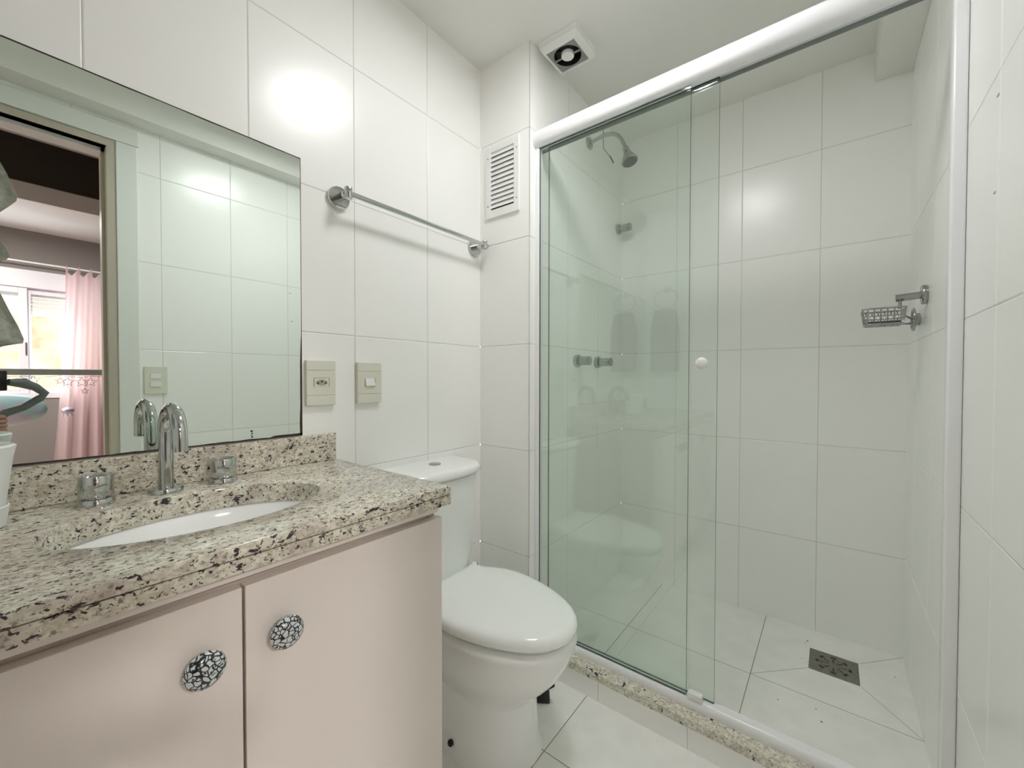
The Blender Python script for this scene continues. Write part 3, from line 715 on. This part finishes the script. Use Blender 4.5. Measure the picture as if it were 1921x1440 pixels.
# ------------------------------------------------------------------ shower fittings
sh = thing('wall_shower', (.25, .47, 1.99), 'small round chrome shower head on a bent wall arm', 'shower head')
b = B(); b.lathe([(.027, .0002), (.028, .004), (.024, .009), (.011, .013)], (.25, .47, 2.172), (1, 0, 0), 28); part('wall_flange', b, 'darkchrome', sh, 40)
ap = [(.255, .47, 2.172), (.29, .47, 2.178), (.33, .47, 2.181), (.362, .47, 2.176), (.388, .47, 2.162), (.407, .47, 2.138), (.420, .47, 2.110), (.430, .47, 2.082)]
b = B(); b.tube(ap, .0085, 16); part('arm', b, 'darkchrome', sh, 60)
dn = Vector((.30, -.06, -.95)).normalized(); p0 = Vector((.429, .47, 2.088))
b = B(); b.lathe([(.009, -.008), (.014, 0), (.014, .012), (.010, .016), (.016, .022), (.024, .040), (.034, .060), (.036, .066), (.033, .070)], p0, dn, 32); hd = part('head', b, 'darkchrome', sh, 40)
b = B(); b.lathe([(.031, .0695), (.030, .0725), (0, .073)], p0, dn, 32); part('spray_face', b, 'darkgrey', hd, 40)

def valve(y, z, L, label, rf=.028, rh=.0195):
    t_ = thing('shower_valve', (.25, y, z), label, 'valve', 'chrome shower valves on the tiled wall')
    b = B(); b.lathe([(rf, .0002), (rf, .014), (rf-.002, .016), (.012, .0165), (.012, .022)], (.25, y, z), (1, 0, 0), 32); part('wall_flange', b, 'darkchrome', t_, 40)
    b = B(); b.cyl((.25+.022, y, z), (.25+L, y, z), rh, 28, .002); part('handle', b, 'darkchrome', t_, 40)
valve(.357, 1.162, .070, 'left chrome valve of the pair at waist height in the shower'); valve(.557, 1.162, .078, 'right chrome valve of the pair at waist height in the shower')
valve(.795, 1.868, .072, 'single chrome valve high in the shower corner beside the shower head', .026, .019)
b = B(); b.tube([(.252, .615, 2.33), (.2525, .615, 2.27), (.2535, .616, 2.214), (.256, .64, 2.205), (.262, .69, 2.19), (.262, .715, 2.178)], .0016, 8)
b.cyl((.262, .675, 2.195), (.262, .713, 2.179), .0035, 8)
tag(part('loose_wire', b, 'wire', None, 60), 'thin dark loose wire hanging on the tiles above the shower arm', 'wire')

# soap basket
sb_ = thing('soap_basket', (XR, .50, 1.24), 'aged chrome wire soap basket hanging from a round wall mount in the shower', 'soap dish')
b = B(); b.lathe([(.028, .0002), (.029, .003), (.029, .010), (.027, .013)], (XR, .488, 1.340), (-1, 0, 0), 32); b.cyl((XR-.012, .488, 1.340), (XR-.070, .488, 1.336), .011, 20); wm = part('wall_mount', b, 'darkchrome', sb_, 40)
b = B(); b.cyl((XR-.060, .488, 1.333), (XR-.060, .488, 1.303), .0045, 12)
part('stem', b, 'darkchrome', sb_, 40)
bx0, bx1, by0, by1 = 1.222, 1.322, .43, .53
zt, zb = 1.302, 1.255
def rrect(z, ins=0, r=.012):
    o = []
    for cx_, cy_, a0 in ((bx1-r-ins, by1-r-ins, 0), (bx0+r+ins, by1-r-ins, pi/2), (bx0+r+ins, by0+r+ins, pi), (bx1-r-ins, by0+r+ins, 1.5*pi)):
        for k in range(5): a = a0+k*pi/8; o.append((cx_+r*math.cos(a), cy_+r*math.sin(a), z))
    return o
b = B(); b.tube(rrect(zt), .0025, 8, True); b.tube(rrect((zt+zb)/2, .002), .0015, 8, True); b.tube(rrect(zb, .006), .0022, 8, True)
for k in range(6):
    x = bx0+.012+k*(bx1-bx0-.024)/5
    b.tube([(x, by0, zt), (x, by0+.006, zb), (x, by1-.006, zb), (x, by1, zt)], .0019, 6)
for k in range(5):
    y = by0+.012+k*(by1-by0-.024)/4
    b.tube([(bx0, y, zt), (bx0+.006, y, zb), (bx1-.006, y, zb), (bx1, y, zt)], .0019, 6)
part('basket', b, 'darkchrome', sb_, 60)
b = B(); b.box(bx0+.01, bx1-.01, by0+.015, by1-.015, zb+.002, zb+.009, .003); part('drip_tray', b, 'darkgrey', sb_)
b = B(); c_ = Vector((1.356, .615, 1.280))
b.tube([(c_.x, c_.y+.032*math.cos(a), c_.z+.034*math.sin(a)) for a in [2*pi*k/24 for k in range(24)]], .004, 8, True)
b.cyl((c_.x, c_.y, c_.z), (XR-.0005, c_.y, c_.z), .020, 20); b.tube([(bx1, .52, 1.29), (1.335, .56, 1.285), (1.348, .59, 1.28)], .003, 8); b.tube([(bx1-.004, .52, 1.258), (1.335, .56, 1.262), (1.348, .59, 1.265)], .003, 8)
part('suction_mount', b, 'darkchrome', sb_, 50)

# drain
dx0, dx1, dy0, dy1 = 1.092, 1.236, .573, .713
dg = thing('floor_drain', ((dx0+dx1)/2, (dy0+dy1)/2, .032), 'square steel floor drain with star-shaped slots in the shower', 'drain')
b = B(); b.box(dx0, dx1, dy0, dy1, .0305, .0335, .0008, 1); part('drain_plate', b, 'steel', dg)
cx, cy = (dx0+dx1)/2, (dy0+dy1)/2
b = B()
for k in range(8):
    a = 2*pi*k/8
    for r, l, wd in ((.048, .008, .005), (.034, .0035, .003), (.026, .003, .0025), (.019, .0025, .002)):
        Mx = Matrix.Translation((cx, cy, 0)) @ Matrix.Rotation(a, 4, 'Z') @ Matrix.Translation((r, 0, 0))
        if r == .048: b.box(-wd, wd, -l, l, .0332, .0338, 0, 1, Mx)
        else: b.box(-l, l, -wd, wd, .0332, .0338, 0, 1, Mx)
part('slots', b, 'black', dg)
b = B()
for x, y, r in ((1.083, .758, .0035), (1.076, .742, .002), (1.335, .705, .002), (1.02, .33, .002), (1.12, .36, .002), (1.135, .31, .0025), (1.07, .62, .0015)): b.lathe([(r, 0), (r*.8, .0008), (0, .001)], (x, y, .0325), seg=8)
tag(part('dirt_specks', b, 'wire'), 'scattered dark dirt specks on the shower floor around the drain', 'dirt', kind='stuff')
# old drill marks on the right wall
for z, lb in ((1.581, 'upper beige filled drill mark on the right tiled wall'), (1.416, 'lower beige filled drill mark on the right tiled wall')):
    b = B(); b.lathe([(.0045, .0), (.004, .0006), (0, .0008)], (XR, -.155+(1.416-z)*.06, z), (-1, 0, 0), 14, 1.6, .55)
    tag(part('filled_drill_mark', b, 'stain'), lb, 'mark')

# ------------------------------------------------------------------ towels on a rail behind the camera, seen in the mirror
rl = thing('towel_rail', (1.25, -1.5, 1.9), 'chrome rail standing out from the wall beside the doorway', 'rail')
b = B(); b.cyl((1.255, YF+.0005, 1.93), (1.255, -1.24, 1.93), .008); b.lathe([(.025, 0.0005), (.025, .008)], (1.255, YF, 1.93), (0, 1, 0), 24); part('rod', b, 'chrome', rl, 40)
def towel(prof, x, name, label, thick=.012):
    """prof: list of (z, y of the free edge); cloth hangs from the rail toward y0"""
    y0 = -1.62; nv = len(prof); nu = 24; b = B(); vs = []; fs = []
    for sd in (0, 1):
        for (z, ye) in prof:
            for i in range(nu+1):
                u = i/nu; y = y0+(ye-y0)*u
                vs.append((x+(thick if sd else 0)+.012*math.sin(u*17+z*3)+.006*math.sin(u*41), y, z-.10*(1-u)*(1 if z < prof[0][0]-.01 else 0)*0))
    n1 = nv*(nu+1)
    for j in range(nv-1):
        for i in range(nu):
            a = j*(nu+1)+i; fs.append([a, a+1, a+nu+2, a+nu+1]); fs.append([n1+a, n1+a+nu+1, n1+a+nu+2, n1+a+1])
    for j in range(nv-1):
        for i in (0, nu): a = j*(nu+1)+i; fs.append([a, a+nu+1, n1+a+nu+1, n1+a])
    for j in (0, nv-1):
        for i in range(nu): a = j*(nu+1)+i; fs.append([a, a+1, n1+a+1, n1+a])
    b.add(vs, fs); tag(part(name, b, 'towel', None, 60), label, 'towel', 'grey-brown towels hanging by the doorway')
towel([(1.921, -1.30), (1.90, -1.26), (1.858, -1.223), (1.825, -1.209), (1.78, -1.195), (1.755, -1.185), (1.735, -1.187), (1.71, -1.205), (1.684, -1.225), (1.66, -1.25)], 1.222, 'hanging_towel', 'shorter grey-brown towel with a rounded corner, upper one at the mirror\'s left edge')
towel([(1.921, -1.36), (1.60, -1.26), (1.593, -1.227), (1.571, -1.215), (1.538, -1.204), (1.525, -1.215), (1.519, -1.235), (1.45, -1.26), (1.403, -1.229), (1.347, -1.211), (1.281, -1.187), (1.233, -1.174), (1.218, -1.176), (1.204, -1.222), (1.19, -1.25), (1.17, -1.29)], 1.283, 'hanging_towel', 'longer grey-brown towel with a slanted hem, lower one at the mirror\'s left edge')

tr = thing('towel_ring', (.165, YF, 1.70), 'chrome towel ring on the wall behind the camera, faintly mirrored in the shower glass', 'towel ring')
b = B(); b.lathe([(.028, .0004), (.028, .012), (.012, .013), (.012, .045)], (.165, YF, 1.745), (0, 1, 0), 28); part('mount', b, 'chrome', tr, 40)
b = B(); b.tube([(.165+.085*math.cos(a), YF+.040, 1.675+.07*math.sin(a)) for a in [2*pi*k/36 for k in range(36)]], .0045, 10, True); part('ring', b, 'chrome', tr, 60)
b = B(); vs = []; fs = []; nu, nv = 30, 14
for sd in (0, 1):
    for j in range(nv+1):
        for i in range(nu+1):
            u = i/nu; v = j/nv; wd = .075+.03*min(1, v*3)
            vs.append((.165+(u-.5)*2*wd, YF+(.046 if sd == 0 else .062)+.008*math.sin(u*19)+.004*v, 1.595-v*.46))
n1 = (nv+1)*(nu+1)
for j in range(nv):
    for i in range(nu): a = j*(nu+1)+i; fs += [[a, a+1, a+nu+2, a+nu+1], [n1+a, n1+a+nu+1, n1+a+nu+2, n1+a+1]]
for j in range(nv):
    for i in (0, nu): a = j*(nu+1)+i; fs.append([a, a+nu+1, n1+a+nu+1, n1+a])
for j in (0, nv):
    for i in range(nu): a = j*(nu+1)+i; fs.append([a, a+1, n1+a+1, n1+a])
b.add(vs, fs); tag(part('hand_towel', b, 'darktowel', None, 60), 'dark grey hand towel hanging from the towel ring behind the camera', 'towel')

# ------------------------------------------------------------------ photographer in the doorway, phone on a gimbal
gm = thing('phone_gimbal', (1.24, -1.24, .80), 'dark grey handheld gimbal holding a phone, reflected at the mirror edge', 'gimbal')
b = B(); pc = CAM-fw*.022; Mx = Matrix(((rt.x, fw.x, 0, pc.x), (rt.y, fw.y, 0, pc.y), (0, 0, 1, 1.075), (0, 0, 0, 1)))
b.box(-.055, .080, -.006, .004, -.036, .036, .003, 2, Mx); part('phone', b, 'black', gm)
b = B(); b.tube([(1.205, -1.215, 1.07), (1.222, -1.18, 1.066), (1.224, -1.150, 1.05), (1.220, -1.128, 1.026), (1.224, -1.140, 1.008), (1.230, -1.180, .975), (1.238, -1.222, .957), (1.242, -1.238, .94)], [.012, .018, .014, .013, .013, .012, .014, .015], 14); part('gimbal_arm', b, 'gimbal', gm, 60)
b = B(); b.cyl((1.243, -1.242, .955), (1.248, -1.246, .80), .016, 20, .004); part('grip', b, 'gimbal', gm, 40)

def skin(name, verts, edges, mat, parent, root=0, sub=1):
    me = bpy.data.meshes.new(name); me.from_pydata([v[:3] for v in verts], edges, [])
    o = bpy.data.objects.new(name, me); COL.objects.link(o); o.parent = parent; o.location = -WO[parent.name]; WO[o.name] = Vector((0, 0, 0))
    sm_ = o.modifiers.new('skin', 'SKIN'); sm_.use_smooth_shade = True
    for i, v in enumerate(verts):
        sv = me.skin_vertices[0].data[i]; r_ = v[3]; sv.radius = (r_, v[4] if len(v) > 4 else r_); sv.use_root = (i == root)
    s2 = o.modifiers.new('sub', 'SUBSURF'); s2.levels = sub; s2.render_levels = sub+1
    me.materials.append(M[mat]); return o
pn = thing('person', (1.50, -1.48, 0), 'person in a dark shirt standing in the doorway holding a phone gimbal', 'person')
px, py = 1.50, -1.48
V = [(px, py, .92, .13, .11), (px, py, 1.10, .125, .10), (px-.01, py, 1.28, .14, .105), (px-.02, py, 1.38, .07), (px-.035, py, 1.44, .05), (px-.055, py, 1.53, .082, .095), (px-.06, py, 1.61, .075, .085)]
E = [(0, 1), (1, 2), (2, 3), (3, 4), (4, 5), (5, 6)]
def chain(frm, pts):
    for p in pts: V.append(p); E.append((frm, len(V)-1)); frm = len(V)-1
    return frm
chain(0, [(px, py+.09, .85, .085), (px-.01, py+.10, .48, .058), (px, py+.10, .09, .04), (px-.10, py+.11, .035, .035)])
chain(0, [(px, py-.09, .85, .085), (px-.01, py-.10, .48, .058), (px, py-.10, .09, .04), (px-.10, py-.11, .035, .035)])
h1 = chain(3, [(px-.01, py+.13, 1.35, .05), (px-.03, py+.165, 1.12, .038), (px-.15, py+.20, .93, .03), (1.275, -1.262, .90, .023), (1.262, -1.252, .925, .022, .03)])
for k, (dz, l) in enumerate(((.016, .9), (0, 1), (-.016, .95), (-.031, .8))):
    z = .925+dz
    chain(h1, [(1.250, -1.230, z, .0095), (1.236, -1.222, z+.002, .009), (1.224, -1.230, z+.003, .0085), (1.224, -1.243, z+.003, .008)])
chain(h1, [(1.262, -1.265, .945, .010), (1.245, -1.268, .958, .009), (1.232, -1.258, .965, .0085)])
h2 = chain(3, [(px-.01, py-.13, 1.35, .05), (px-.06, py-.165, 1.14, .038), (px-.17, py-.05, 1.08, .028), (1.262, -1.345, 1.10, .022, .03)])
for k, dz in enumerate((.024, .008, -.008, -.023)):
    z = 1.10+dz; chain(h2, [(1.240, -1.320, z, .0095), (1.215, -1.305, z+.004, .009), (1.195, -1.296, z+.004, .008)])
chain(h2, [(1.25, -1.325, 1.13, .010), (1.225, -1.30, 1.135, .009), (1.205, -1.283, 1.13, .008)])
skin('body', V, E, 'skin', pn)
# clothes follow the body
cv = [(px, py, .90, .15, .13), (px, py, 1.10, .145, .12), (px-.01, py, 1.29, .155, .12), (px-.02, py, 1.38, .09)]
ce = [(0, 1), (1, 2), (2, 3)]
for s_ in (1, -1):
    n0 = len(cv); cv += [(px-.01, py+s_*.135, 1.355, .062), ((px-.03) if s_ > 0 else px-.045, py+s_*.16, 1.20, .052)]; ce += [(3, n0), (n0, n0+1)]
skin('shirt', cv, ce, 'shirt', pn)
cv = [(px, py, .95, .152, .128), (px, py, .88, .152, .13)]; ce = [(0, 1)]
for s_ in (1, -1):
    n0 = len(cv); cv += [(px, py+s_*.092, .78, .095), (px-.01, py+s_*.10, .48, .072), (px, py+s_*.10, .11, .058)]; ce += [(1, n0), (n0, n0+1), (n0+1, n0+2)]
skin('trousers', cv, ce, 'trousers', pn)
b = B(); b.sphere((px-.035, py, 1.60), .098, 1.0, .92, 1.0); part('hair', b, 'hair', pn, 180)
b = B()
b.sphere((px-.142, py, 1.545), .013, 1.1, .8, 1.2); part('nose', b, 'skin', pn, 180)
for s_ in (1, -1):
    b = B(); b.sphere((px-.134, py+s_*.032, 1.575), .010, .7, 1, .8); part('eye', b, 'platewhite', pn, 180)
    b = B(); b.sphere((px-.05, py+s_*.098, 1.55), .022, .7, .35, 1.2); part('ear', b, 'skin', pn, 180)
b = B(); b.sphere((px-.135, py, 1.505), .02, .4, 1.1, .35); part('mouth', b, 'hair', pn, 180)
